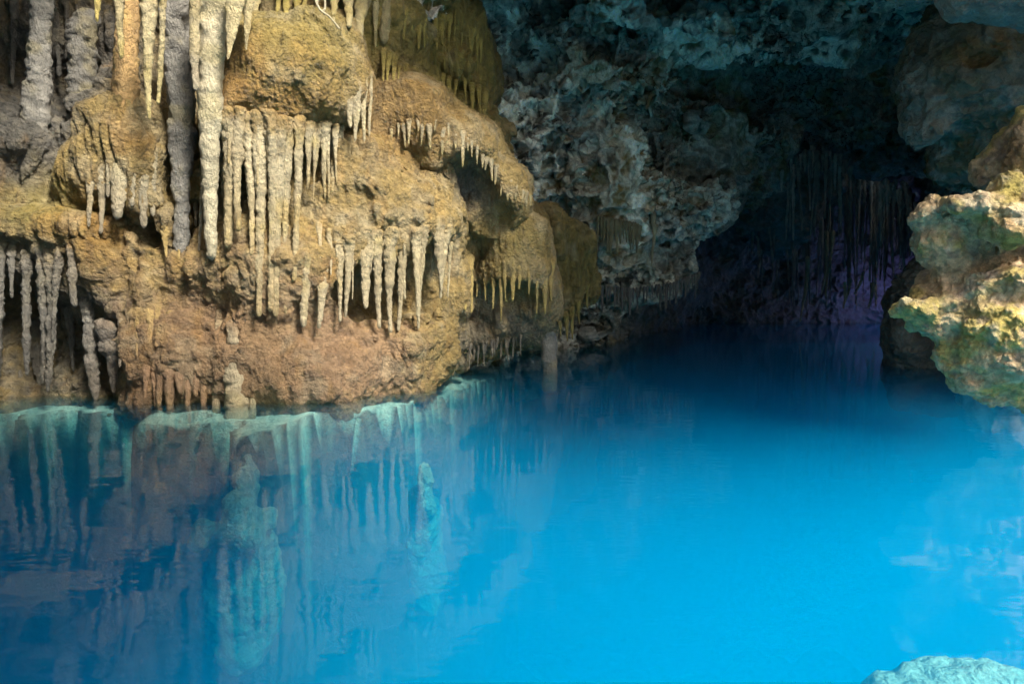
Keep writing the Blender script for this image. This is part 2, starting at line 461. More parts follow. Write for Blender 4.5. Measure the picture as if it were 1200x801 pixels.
# ================================================================== LEFT FORMATION
# --- rear flowstone body
body = Field()
body.F(lambda p: np.maximum(10.3 - p[:, 1], np.maximum(p[:, 0] + 2.6, 0) * .9 + (10.3 - p[:, 1]) * .5), .6)
for e in [(-60, 430, 10.2, 150, 80, 1.3), (60, 440, 10.7, 100, 70, .9), (230, 420, 10.0, 150, 75, 1.1), (330, 440, 10.0, 110, 70, 1.05),
          (420, 420, 10.8, 110, 70, 1.2), (490, 405, 11.8, 62, 48, 1.0), (330, 320, 10.6, 120, 110, 1.5), (410, 250, 11.2, 100, 110, 1.7),
          (465, 250, 11.7, 78, 60, 1.5), (460, 330, 11.8, 90, 80, 1.1), (200, 310, 10.5, 140, 80, 1.3), (100, 290, 10.3, 90, 60, 1.15), (20, 270, 10.2, 70, 70, 1.1),
          (150, 180, 10.6, 120, 90, 1.0), (20, 170, 10.3, 70, 60, 1.0), (60, 60, 11.2, 120, 100, 1.0), (480, 200, 13.2, 110, 120, 1.5), (560, 300, 13.4, 80, 110, 1.3),
          (520, 70, 14.0, 60, 110, 1.3), (400, 60, 12.2, 110, 110, 1.6), (250, 40, 11.2, 110, 110, 1.2), (560, 390, 13.2, 60, 30, .9), (590, 330, 13.4, 60, 60, 1.0)]:
    body.E(*e, k=.35)
body.E(55, 405, 9.3, 100, 72, .85, k=.25, sub=True)
body.E(455, 338, 10.1, 80, 44, .75, k=.15, sub=True)
body.E(600, 352, 11.9, 60, 26, .5, k=.15, sub=True)
body.E(118, 455, 9.3, 34, 36, .6, k=.2, sub=True)
body.E(178, 258, 9.5, 22, 34, .55, k=.15, sub=True)
body.E(222, 260, 9.6, 16, 40, .5, k=.15, sub=True)
body.E(70, 80, 9.9, 22, 50, .7, k=.2, sub=True)
body.F(lambda p: -(p[:, 2] + .9), .3, True) if False else None
bfn = lambda p: body(p) + fbm(p, .9, 3) * .16
def flute_mask(V): return .35 + .65 * sstep(0, .5, vnoise(V * .9) + .2)
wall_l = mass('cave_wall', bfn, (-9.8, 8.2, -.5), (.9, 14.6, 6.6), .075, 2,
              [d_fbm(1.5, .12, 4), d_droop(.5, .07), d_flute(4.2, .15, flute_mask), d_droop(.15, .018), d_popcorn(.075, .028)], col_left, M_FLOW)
tag(wall_l, kind='structure')

# --- named flowstone domes
def dome(name, prims, lo, hi, label, cat='flowstone dome', h=.05, under=None, disp=None, subs=(), noise=.07):
    f = Field()
    for e in prims: f.E(*e[:6], k=e[6] if len(e) > 6 else .2)
    for e in subs: f.E(*e[:6], k=e[6] if len(e) > 6 else .12, sub=True)
    if under is not None: f.F(under, .12, True)
    fn = lambda p: f(p) + fbm(p, 1.8, 3) * noise
    o = mass(name, fn, lo, hi, h, 2, disp or [d_fbm(2, .05, 3), d_droop(.3, .022), d_flute(7, .05), d_droop(.11, .012), d_popcorn(.05, .016)], col_left, M_FLOW)
    tag(o, label, cat); return o

def bb(px0, px1, py0, py1, Y0, Y1):
    ps = [P(x, y, Y) for x in (px0, px1) for y in (py0, py1) for Y in (Y0, Y1)]
    ps = np.array(ps); return ps.min(0), ps.max(0)

lo, hi = bb(235, 450, -10, 190, 8.5, 11.6)
lipz = P(0, 150, 9.4)[2]
dome('flowstone_dome', [(345, 112, 10.3, 88, 85, 1.35), (300, 140, 9.9, 48, 50, .9), (385, 90, 10.4, 52, 75, 1.1), (330, 45, 11, 70, 55, 1.0), (415, 110, 10.4, 22, 45, .6)], lo, hi,
     'broad tan flowstone dome at upper centre left with a long pale stalactite fringe', under=lambda p: p[:, 2] - (P(0, 150, 9.3)[2] + .16 * np.abs(p[:, 0] + 3.2)))
lo, hi = bb(415, 650, 60, 270, 9.9, 13.6)
dome('flowstone_dome', [(480, 150, 11.6, 62, 62, 1.2), (530, 190, 11.9, 66, 66, 1.1), (580, 235, 12.1, 46, 55, .95), (460, 110, 12.2, 55, 60, 1.0), (440, 190, 11.2, 30, 60, .8)], lo, hi,
     'brown sloping flowstone dome behind, falling right towards the dark chamber', subs=[(548, 225, 10.9, 44, 46, .75), (570, 262, 11.0, 36, 40, .7)])
lo, hi = bb(535, 675, 235, 425, 11.2, 13.9)
dome('flowstone_bulge', [(600, 275, 12.4, 44, 38, .8), (605, 320, 12.4, 48, 50, .85), (632, 345, 12.5, 26, 40, .5), (575, 340, 12.8, 40, 40, .7), (640, 375, 12.7, 16, 36, .3), (600, 385, 12.9, 50, 22, .6), (560, 395, 12.8, 40, 24, .7)], lo, hi,
     'mottled flowstone bulge at the right end of the lit formation above the water', 'flowstone bulge', subs=[(590, 356, 11.75, 46, 24, .45)])
lo, hi = bb(60, 215, 95, 300, 8.6, 10.6)
dome('flowstone_mound', [(145, 150, 9.6, 42, 36, .5), (125, 200, 9.6, 40, 55, .5), (165, 195, 9.5, 26, 70, .4), (100, 230, 9.8, 30, 40, .45)], lo, hi,
     'orange topped flowstone mound under a thick column at upper left', 'flowstone mound', disp=[d_fbm(3, .03, 4), d_flute(9, .09), d_popcorn(.06, .016)])
lo, hi = bb(400, 545, 225, 330, 10.0, 12.6)
dome('flowstone_ledge', [(470, 262, 11.0, 62, 34, .85), (505, 262, 10.9, 34, 32, .6), (430, 285, 10.9, 30, 30, .6)], lo, hi,
     'jutting tan flowstone ledge in the middle with pointed stalactites under its lip', 'flowstone ledge', disp=[d_fbm(3, .04, 4), d_flute(7, .06), d_popcorn(.07, .018)])
lo, hi = bb(420, 600, -20, 150, 11.3, 14)
dome('flowstone_drapery', [(480, -15, 12.6, 60, 48, .8), (475, 60, 12.8, 62, 46, .75), (540, 55, 13.1, 34, 65, .6), (548, 110, 13.2, 30, 46, .55), (520, 85, 12.7, 40, 26, .5), (430, 20, 12.1, 30, 70, .5)], lo, hi,
     'olive yellow tiered flowstone drapery at the top beside the dark ceiling', 'flowstone drapery', disp=[d_fbm(3, .03, 3), d_flute(9, .13), d_popcorn(.06, .012)])
lo, hi = bb(620, 720, 230, 400, 12.8, 15.2)
o = dome('flowstone_drapery', [(645, 275, 13.8, 26, 38, .5), (665, 300, 14.0, 30, 44, .5), (655, 345, 13.9, 26, 36, .5), (680, 330, 14.2, 20, 30, .4)], lo, hi,
     'dark olive scalloped drapery behind the right edge of the lit formation', 'flowstone drapery', disp=[d_fbm(3, .05, 3), d_flute(6, .14), d_popcorn(.08, .02)])
lo, hi = bb(-40, 150, 215, 330, 8.6, 10.4)
dome('flowstone_shelf', [(90, 268, 9.5, 55, 26, .5), (30, 265, 9.5, 48, 30, .5), (-20, 260, 9.6, 40, 36, .5)], lo, hi,
     'yellow and grey flowstone shelf at the left edge above dark stalactites', 'flowstone shelf', disp=[d_fbm(3, .05, 4), d_flute(8, .08), d_popcorn(.08, .02)])

build_trees(('cave_wall', 'flowstone_dome', 'flowstone_bulge', 'flowstone_mound', 'flowstone_ledge', 'flowstone_drapery', 'flowstone_shelf'))
# --- columns
def column(x0, y0, x1, y1, Y, w0, w1, base, label, name='cave_column', cat='column', hug=False, tip=False, **kw):
    ya, yb = snap(x0, y0, x1, y1, Y, w0 * M(Y) / 2) if hug else (Y, Y)
    a, b = P(x0, y0, ya), P(x1, y1, yb)
    if y1 > 425: b = np.array([b[0], b[1], -.35])
    cf = col_tint(base, None, .16, 0, 0, .25)
    if hug: cf = blend_left(cf, a[2], b[2])
    kw['lump'] = kw.get('lump', .1) * .45
    o = spike(name, a, b, w0 * M(Y) / 2, w1 * M(Y) / 2, M_STAL, cf, tipround=tip, seg=28, **kw)
    tag(o, label, cat); return o
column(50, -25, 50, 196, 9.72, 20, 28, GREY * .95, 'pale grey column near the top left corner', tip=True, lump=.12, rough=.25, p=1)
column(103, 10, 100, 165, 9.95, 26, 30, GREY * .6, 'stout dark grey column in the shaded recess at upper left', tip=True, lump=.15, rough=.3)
column(148, -25, 150, 130, 9.35, 22, 29, ORNG * .8 + PALE * .3, 'ringed orange column standing on the orange topped mound', lump=.07, rough=.15, p=1)
column(204, -12, 207, 300, 9.42, 38, 15, GREY * .8, 'thick rough grey column beside the black hollow in the wall', tip=True, lump=.12, rough=.28, p=1)
column(252, -25, 250, 305, 8.95, 36, 11, PALE * .95, 'tall pale yellow column left of the broad tan dome', tip=True, lump=.08, rough=.2, p=.9)
column(643, 335, 641, 434, 12.55, 27, 15, GREY * 1.05, 'speckled pillar reaching the water at the right end of the formation', hug=False, lump=.08, rough=.22, p=1.0)
column(275, 372, 274, 480, 8.9, 20, 34, PALE * .9, 'pale waist-thick pillar rising from the waterline under the tan wall', hug=True, lump=.08, rough=.22)
column(257, 360, 257, 480, 8.88, 10, 9, CREAM * .9, 'slim tan pillar left of the pale waterline pillar', hug=True, lump=.1, rough=.2)
column(300, 395, 297, 440, 8.95, 14, 7, PALE * .85, 'short pale drip column right of the waterline pillar', hug=True, tip=True, lump=.1, rough=.2)

# --- stalactites of the lit formation
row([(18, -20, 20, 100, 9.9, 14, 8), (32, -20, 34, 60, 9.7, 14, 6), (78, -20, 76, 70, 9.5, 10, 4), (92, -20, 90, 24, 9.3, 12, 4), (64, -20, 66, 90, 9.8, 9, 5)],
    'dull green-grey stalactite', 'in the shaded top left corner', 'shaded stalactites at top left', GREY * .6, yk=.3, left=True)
row([(115, -20, 116, 27, 8.4, 11, 5)], 'short bright yellow stalactite', 'hanging alone from the top edge at left', None, YELL * 1.05, lump=.05, left=True)
row([(139, -20, 139, 69, 8.7, 13, 9), (177, -20, 178, 142, 8.6, 27, 5), (191, -20, 187, 122, 8.6, 9, 5), (196, -20, 192, 60, 9.0, 12, 6)],
    'knobbly yellow-green stalactite', 'in front of the ringed orange column', 'yellow stalactites before the orange column', PALE * .85 + YELL * .15, tip=YELL, rough=.25, yk=.5, left=True)
row([(228, -20, 233, 108, 8.7, 17, 7), (243, 120, 238, 295, 8.85, 15, 6), (262, 150, 262, 288, 8.8, 15, 8), (232, 120, 229, 265, 9.3, 13, 5), (250, 150, 251, 240, 8.75, 11, 4)],
    'long pale stalactite', 'beside the tall pale yellow column', 'long stalactites at the tall column', PALE * .95, tip=GREY, rough=.22, yk=.3, left=True)
row([(284, -25, 268, 70, 8.55, 44, 4), (290, -25, 292, 60, 8.75, 30, 3), (300, -25, 300, 27, 8.9, 26, 12), (277, -25, 277, 66, 9.0, 30, 20)],
    'yellow-green drip curtain', 'hanging over the back of the broad tan dome', 'curtain drips over the broad dome', PALE * .75 + YELL * .3, flat=.5, rough=.25, yk=.5, left=True)
row([(328, -12, 328, 20, 9.6, 12, 6), (337, -12, 338, 22, 9.55, 13, 7), (349, -12, 350, 20, 9.6, 13, 6), (358, -12, 357, 21, 9.6, 11, 8)],
    'stubby yellow stalactite', 'above the top of the broad tan dome', 'stubby stalactites above the broad dome', YELL * .85, lump=.2, left=True)
row([(392, -20, 392, 30, 10.6, 20, 9), (405, -20, 407, 34, 10.5, 18, 7), (425, -20, 424, 60, 10.5, 30, 7), (440, -20, 438, 56, 10.7, 14, 6), (452, -25, 452, 52, 11.2, 20, 14), (415, -20, 416, 20, 10.4, 20, 8)],
    'yellow and white draped stalactite', 'between broad dome and olive drapery', 'draped stalactites at top centre', PALE * .7 + YELL * .35, rough=.25, yk=.5, left=True)
# fringe of the broad dome
def slivers(x0, x1, y, Y, n, lmin, lmax):
    return [(x, y + (x - x0) * .15, x + rng.uniform(-2, 2), y + rng.uniform(lmin, lmax), Y + rng.uniform(.0, .12), rng.uniform(6, 9), rng.uniform(1.2, 3)) for x in [x0 + (x1 - x0) * (k + rng.random()) / n for k in range(n)]]
F1 = slivers(266, 398, 130, 9.1, 12, 40, 110) + [(268, 128, 270, 292, 9.05, 20, 12), (280, 128, 284, 272, 9.0, 17, 8), (291, 128, 290, 300, 8.95, 15, 8), (302, 128, 311, 372, 8.95, 20, 12), (317, 132, 320, 366, 8.98, 17, 9),
      (328, 134, 331, 372, 9.0, 16, 10), (339, 136, 341, 368, 9.05, 14, 8), (350, 138, 349, 330, 9.1, 14, 9), (361, 140, 358, 222, 9.15, 12, 5), (372, 143, 366, 212, 9.2, 11, 4), (381, 146, 381, 232, 9.25, 13, 5), (391, 148, 391, 226, 9.3, 11, 4), (399, 150, 400, 200, 9.35, 9, 3)]
row(F1, 'slender pale ribbed stalactite', 'along the front lip of the broad tan dome', 'fringe of the broad tan dome', PALE * .93, tip=TAN * 1.1, rough=.28, yk=.45, flare=.7, left=True)
row([(410, 108, 411, 150, 9.4, 13, 5), (418, 100, 418, 166, 9.4, 15, 6), (427, 86, 427, 166, 9.45, 13, 6), (433, 80, 434, 160, 9.5, 9, 4)],
    'white draped stalactite', 'on the right flank of the broad tan dome', 'white drips on the broad dome flank', PALE * 1.08, rough=.2, flat=.7, left=True)
# fringe of the middle ledge
row(slivers(365, 528, 262, 10.25, 12, 25, 90) + [(395, 262, 396, 378, 10.4, 14, 5), (409, 275, 407, 372, 10.3, 16, 4), (425, 268, 430, 362, 10.2, 26, 5), (440, 268, 449, 385, 10.2, 16, 6), (456, 268, 462, 390, 10.15, 20, 7), (472, 268, 470, 388, 10.15, 16, 7),
     (486, 266, 487, 372, 10.1, 16, 6), (497, 266, 492, 386, 10.15, 12, 4), (512, 255, 515, 342, 10.05, 26, 3), (525, 260, 518, 350, 10.1, 15, 3), (380, 285, 372, 385, 10.4, 18, 9), (361, 290, 358, 384, 10.2, 16, 8)],
    'tapering tan stalactite', 'under the jutting middle ledge', 'fringe of the middle ledge', CREAM * .95, tip=PALE, rough=.28, yk=.45, flare=.7, left=True)
# fringe of sloping dome
row(fringe([(455, 160, 10.9), (480, 150, 10.75), (510, 148, 10.7), (545, 165, 10.85), (580, 195, 11.1), (612, 225, 11.4), (624, 238, 11.7)], 26, 12, 42, 7, 12, lens=lambda t: .5 + .8 * t if t < .8 else .8),
    'small pale drip', 'along the curved lip of the sloping brown dome', 'fringe of the sloping dome', PALE * .85, tip=YELL * .8, rough=.2, yk=.35, flare=.4, left=True)
row(fringe([(540, 310, 11.8), (560, 318, 11.75), (590, 322, 11.75), (620, 318, 11.8), (648, 320, 12.0)], 13, 28, 62, 9, 15, tipw=.28, up=12),
    'yellowish pointed stalactite', 'on the mottled right-hand bulge', 'fringe of the right-hand bulge', TAN * .9 + YELL * .12, tip=YELL * .9, rough=.25, yk=.4, flare=.3, left=True)
row(fringe([(550, 412, 12.0), (575, 408, 12.0), (612, 402, 12.2)], 14, 6, 22, 5, 8, up=8), 'tiny dark drip', 'in the hollow left of the speckled pillar', 'tiny drips near the pillar', GREY * .6, left=True)
row([(478, 92, 480, 122, 12.3, 12, 5)] + fringe([(445, 70, 12.25), (480, 95, 12.1), (530, 105, 12.1), (572, 118, 12.5)], 16, 16, 38, 8, 13, up=14),
    'olive drip', 'under the lower tier of the olive drapery', 'lower tier drips of the olive drapery', OLIV * 1.2, yk=.3, flare=.2, left=True)
row(fringe([(470, 22, 11.95), (510, 30, 11.9), (545, 30, 12.2), (566, 60, 12.6)], 13, 14, 32, 8, 14, up=14), 'olive yellow drip', 'under the upper tier of the olive drapery', 'upper tier drips of the olive drapery', OLIV * 1.3, yk=.5, left=True)
row(fringe([(100, 215, 9.1), (130, 205, 9.05), (165, 205, 9.0), (185, 200, 9.1)], 7, 50, 78, 15, 22, tipw=.55, up=25), 'blunt pale grey drip', 'on the flank of the orange topped mound', 'drips of the orange topped mound', PALE * .8, tip=GREY, rough=.3, flat=.7, left=True)
# left edge dark stalactites
row([(2, 280, 4, 460, 9.1, 16, 7), (14, 285, 14, 350, 8.95, 13, 4), (32, 290, 30, 440, 9.2, 14, 5), (46, 285, 44, 450, 9.15, 13, 5), (58, 290, 52, 460, 9.1, 14, 5), (70, 290, 62, 400, 9.1, 13, 6), (22, 350, 24, 448, 9.3, 13, 5),
     (82, 285, 88, 360, 9.0, 14, 4), (80, 360, 88, 436, 9.2, 13, 4), (100, 350, 112, 470, 9.05, 27, 8), (126, 370, 132, 460, 9.0, 24, 7), (144, 370, 142, 430, 8.95, 14, 5), (38, 390, 46, 462, 9.0, 21, 7), (-14, 300, -12, 450, 9.2, 20, 10)],
    'rough dark grey stalactite', 'below the yellow shelf over black water', 'dark stalactites at the left edge', GREY * .72, tip=GREY * .55, rough=.35, lump=.16, yk=.1, p=.7, left=True)
row(fringe([(165, 440, 9.0), (200, 448, 8.95), (245, 448, 8.9)], 8, 24, 34, 13, 20, tipw=.5, up=16), 'stubby pinkish drip', 'touching the water left of the waterline pillars', 'stubby drips at the waterline', PINK * 1.1, rough=.25, flare=.2, left=True)
row(fringe([(168, 290, 9.3), (215, 285, 9.3), (240, 300, 9.3)], 5, 14, 26, 10, 16, up=18), 'short tan drip', 'below the black hollow in the wall', 'short drips below the black hollow', TAN, rough=.25, left=True)
row(fringe([(160, 380, 9.05), (185, 370, 9.0), (215, 385, 9.0)], 6, 24, 48, 10, 17, up=16, tipw=.4), 'tan ribbed drip', 'on the low tan wall at left', 'ribs on the low tan wall', TAN * 1.05, rough=.3, tip=PINK, left=True)
row([(655, 372, 657, 395, 13.4, 7, 2), (662, 365, 664, 400, 13.4, 9, 3), (670, 362, 672, 398, 13.5, 9, 2), (678, 350, 679, 380, 13.5, 8, 2), (688, 335, 689, 362, 13.6, 8, 2)],
    'thin dark olive stalactite', 'under the olive scalloped drapery', 'drips of the scalloped drapery', OLIV * .8, left=True)

# ================================================================== CEILING AND FAR CHAMBER
def col_lime(V, N):
    n1 = fbm(V, .8, 3); n2 = fbm(V + 50, 3, 3); f1, f2 = worley(V / .75 + .3 * fbm(V, 1.6, 2)[:, None])
    c = np.array([.30, .30, .25])[None] * (1 + .25 * n2[:, None])
    c = c + (np.array([.14, .14, .11])[None] - c) * sstep(.0, .7, n1 + .1)[:, None] * .7
    k = sstep(.1, .6, fbm(V + 20, 1.9, 3))[:, None]
    c = c + (OLIV[None] * .5 - c) * k * .7
    pale = sstep(.05, .45, fbm(V + 12, 1.4, 3) * .7 + .25 * n2)[:, None]
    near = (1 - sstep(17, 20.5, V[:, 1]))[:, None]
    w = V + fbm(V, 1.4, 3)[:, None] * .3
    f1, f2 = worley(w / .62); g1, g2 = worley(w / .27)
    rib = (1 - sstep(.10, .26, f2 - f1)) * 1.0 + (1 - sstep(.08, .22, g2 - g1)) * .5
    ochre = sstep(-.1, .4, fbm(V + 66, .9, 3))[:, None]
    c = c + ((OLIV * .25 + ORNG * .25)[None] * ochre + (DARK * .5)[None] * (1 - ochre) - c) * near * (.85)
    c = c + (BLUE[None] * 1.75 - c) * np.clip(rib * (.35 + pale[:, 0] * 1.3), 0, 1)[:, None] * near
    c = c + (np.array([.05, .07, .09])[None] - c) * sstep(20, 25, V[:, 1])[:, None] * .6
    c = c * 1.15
    return c

def d_honey(sz, amp):
    def f(V, N):
        w = V + fbm(V, 1.4, 3)[:, None] * .3
        f1, f2 = worley(w / sz)
        edge = sstep(.05, .30, f2 - f1)            # 0 on the ribs between pits
        return -N * (edge * amp * (1 - .8 * sstep(21, 26, V[:, 1])) * (.6 + .6 * vnoise(V * .8 + 3)))[:, None]
    return f

ceil = Field()
def roof(p):
    z = np.interp(p[:, 1], [8, 12, 16, 21, 27, 31, 34], [7.2, 7.6, 8.2, 7.6, 6.6, 5.2, 3.5])
    return (z - p[:, 2]) * .8
def roofclip(p): return roof(p)
ceil.F(roof, .5)
for e in [(650, 110, 16.5, 90, 95, 1.6), (625, 200, 16.8, 60, 90, 1.3), (700, 200, 17.0, 60, 70, 1.4), (735, 95, 17, 55, 45, 1.2), (745, 255, 17.6, 60, 42, 1.3), (700, 290, 17.8, 70, 55, 1.3),
          (800, 255, 18.4, 50, 34, 1.2), (835, 255, 18.8, 24, 26, .7), (770, 320, 18.6, 52, 34, 1.1), (700, 340, 18.6, 60, 34, 1.0), (800, 320, 19, 26, 22, .6), (800, 140, 20.5, 110, 110, 2.0), (860, 170, 21.5, 60, 80, 1.6),
          (880, 40, 17, 130, 38, 1.3), (780, 30, 15.5, 90, 24, .8), (720, 20, 15.2, 60, 26, .6), (990, 60, 22, 80, 90, 2), (1040, 130, 24, 60, 80, 2), (900, 230, 26, 60, 60, 2.0), (960, 215, 28, 60, 30, 1.5)]:
    ceil.E(*e, k=.6)
# side and back walls of the chamber
ceil.F(lambda p: 31.5 + .3 * (p[:, 0] - 9) * 0 - p[:, 1], 1.0)
ceil.F(lambda p: (p[:, 0] - (-1.4 + (p[:, 1] - 12) * .52)) * .9, 1.0)
ceil.F(lambda p: ((8.6 + (p[:, 1] - 12) * .50) - p[:, 0]) * .9, 1.0)
for q in [(650, 190, 15.3, 22, 22, .5), (690, 120, 15.6, 18, 14, .5), (620, 75, 15.0, 40, 26, .8), (700, 60, 15.8, 30, 20, .6), (640, 262, 15.8, 34, 20, .7), (840, 85, 18.5, 34, 18, .9), (760, 150, 17.6, 24, 20, .9), (905, 110, 19, 50, 30, 1.0)]:
    ceil.E(*q, k=.3, sub=True)
cfn = lambda p: ceil(p) + fbm(p, .45, 3) * .45 + fbm(p + 9, 1.5, 2) * .16
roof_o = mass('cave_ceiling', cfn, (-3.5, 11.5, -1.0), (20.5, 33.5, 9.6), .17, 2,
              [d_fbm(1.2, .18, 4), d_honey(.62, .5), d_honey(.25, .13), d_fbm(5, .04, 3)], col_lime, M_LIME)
tag(roof_o, kind='structure')

# hanging knob of rock at the upper right
def col_knob(V, N):
    n1 = fbm(V, 1.3, 3); n2 = fbm(V + 50, 4, 3)
    c = np.array([.26, .28, .22])[None] * (1 + .3 * n2[:, None])
    c = c + (ORNG[None] * .6 - c) * sstep(.05, .5, n1)[:, None] * .8
    c = c + (OLIV[None] * .45 - c) * sstep(.0, .6, fbm(V + 4, 1.0, 3))[:, None] * .7
    c = c + (BLUE[None] * 1.0 - c) * sstep(.2, .5, fbm(V + 14, 2.1, 3))[:, None] * .7
    return c * .5
def rockmass(name, prims, lo, hi, h, label, cat, cf, mat, disp, noise=(.9, .12), subs=(), kk=.25):
    f = Field()
    for e in prims: f.E(*e[:6], k=e[6] if len(e) > 6 else kk)
    for e in subs: f.E(*e[:6], k=.1, sub=True)
    o = mass(name, lambda p: f(p) + fbm(p, noise[0], 3) * noise[1], lo, hi, h, 2, disp, cf, mat)
    return tag(o, label, cat) if label else o
lo, hi = bb(1030, 1330, -60, 240, 9.6, 14.5)
rockmass('hanging_rock', [(1125, 95, 12, 62, 62, 1.0), (1088, 110, 11.8, 28, 40, .5), (1082, 152, 11.8, 20, 28, .45), (1108, 45, 12.2, 34, 34, .6), (1180, 120, 12.3, 80, 80, 1.3), (1150, 190, 12.6, 60, 36, .9), (1240, 120, 12, 90, 130, 1.8), (1180, 20, 12.6, 90, 50, 1.2)],
         lo, hi, .08, 'mottled ochre and grey rock mass hanging at the upper right', 'rock', col_knob, M_LIME, [d_fbm(2, .1, 4), d_honey(.5, .14), d_honey(.2, .05)], subs=[(1150, 62, 11.1, 16, 13, .3), (1108, 97, 11.2, 9, 8, .25)])
lo, hi = bb(1090, 1330, -90, 45, 7.2, 9.5)
rockmass('overhanging_rock', [(1190, -12, 8.3, 66, 34, .7), (1150, -18, 8.3, 30, 22, .5), (1260, -20, 8.4, 70, 50, .9)], lo, hi, .06,
         'smooth pale rock overhang cut by the top right corner', 'rock', lambda V, N: np.array([.27, .23, .18])[None] * (1 + .3 * fbm(V, 2.5, 4)[:, None]), M_LIME, [d_fbm(2.5, .07, 4), d_fbm(9, .015, 3)])
lo, hi = bb(1000, 1330, 290, 500, 12.2, 15.5)
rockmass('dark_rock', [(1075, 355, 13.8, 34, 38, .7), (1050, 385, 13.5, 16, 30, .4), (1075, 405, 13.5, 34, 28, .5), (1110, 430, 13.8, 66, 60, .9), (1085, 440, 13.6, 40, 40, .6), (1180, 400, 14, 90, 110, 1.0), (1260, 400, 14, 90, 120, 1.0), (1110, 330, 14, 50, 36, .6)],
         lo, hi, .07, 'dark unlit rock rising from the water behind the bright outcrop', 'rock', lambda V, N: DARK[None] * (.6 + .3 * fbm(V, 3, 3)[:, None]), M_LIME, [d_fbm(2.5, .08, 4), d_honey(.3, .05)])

# bright outcrop
ZR = []
def zr(px, py, Y, r, c, w): ZR.append((P(px, py, Y), r * M(Y), c, w))
zr(1175, 385, 6.6, 34, YELL * .8, .95); zr(1085, 330, 6.9, 40, YELL * .55, .7); zr(1185, 222, 6.7, 22, YELL * .85, .9); zr(1060, 370, 6.9, 30, OLIV * 1.1, .7)
zr(1130, 285, 6.9, 24, YELL * .7, .7); zr(1085, 250, 6.9, 26, YELL * .8, .6); zr(1175, 190, 7.6, 50, BROWN * 1.2, .8); zr(1110, 430, 6.9, 20, np.array([.42, .32, .24]), .6)
zr(1180, 278, 6.6, 30, ORNG * .9, .45); zr(1140, 240, 6.7, 26, PALE * 1.1, .7); zr(1110, 280, 6.9, 30, OLIV, .5)
def col_reef(V, N):
    n1 = fbm(V, 2.2, 3); n2 = fbm(V + 50, 6, 3); n3 = fbm(V + 9, 18, 2)
    c = np.array([.60, .43, .25])[None] * np.ones((len(V), 1))
    wob = V + n2[:, None] * .08
    for ce, r, col, w in ZR:
        d = np.sqrt(((wob - ce) ** 2).sum(1)) / r + .2 * n3
        c = c + (col[None] - c) * ((1 - sstep(.4, 1.15, d)) * w)[:, None]
    c = c + (YELL[None] * .75 - c) * sstep(.0, .6, n1)[:, None] * .8
    c = c + (PALE[None] - c) * sstep(.2, .8, n2)[:, None] * .6
    c = c + (np.array([.27, .21, .17])[None] - c) * sstep(.2, .8, fbm(V + 77, 9, 2))[:, None] * .6
    return c * (1 + .25 * n3[:, None]) * 1.05
out = [(1160, 350, 7.6, 86, 62, .7), (1200, 300, 7.6, 90, 80, .9), (1100, 350, 7.3, 34, 24, .35), (1070, 362, 7.2, 26, 20, .28), (1095, 378, 7.3, 40, 20, .35), (1082, 252, 7.25, 17, 17, .16, .08), (1100, 280, 7.3, 28, 40, .3), (1130, 300, 7.4, 40, 46, .4),
       (1120, 238, 7.0, 11, 11, .12, .05), (1142, 242, 6.95, 26, 13, .2, .06), (1150, 262, 7.1, 20, 9, .14, .05), (1184, 268, 6.8, 36, 26, .28, .1), (1176, 222, 6.9, 10, 11, .11, .03), (1186, 214, 6.9, 10, 10, .1, .03), (1192, 228, 6.9, 14, 12, .14, .04), (1205, 190, 7.9, 40, 60, .6), (1170, 200, 8.1, 30, 24, .4),
       (1120, 405, 7.2, 28, 26, .3), (1135, 428, 7.1, 32, 18, .28), (1137, 450, 7.1, 27, 13, .24, .08), (1180, 438, 7.05, 50, 30, .35), (1180, 467, 7.1, 26, 12, .22, .08), (1190, 400, 6.9, 60, 50, .45), (1160, 380, 6.95, 30, 34, .3), (1215, 465, 7.1, 40, 20, .3), (1146, 330, 6.95, 16, 22, .16, .08), (1185, 330, 6.9, 34, 28, .3, .1)]
lo, hi = bb(1020, 1330, 120, 500, 6.2, 8.9)
rockmass('rock_outcrop', out, lo, hi, .04, 'sunlit yellow and pink knobbly rock outcrop overhanging the water at right', 'rock outcrop', col_reef, M_REEF,
         [d_fbm(3, .05, 4), d_popcorn(.24, .11), d_popcorn(.09, .03), d_popcorn(.045, .022)], noise=(1.6, .06), kk=.1, subs=[(1136, 318, 6.75, 22, 9, .14)])

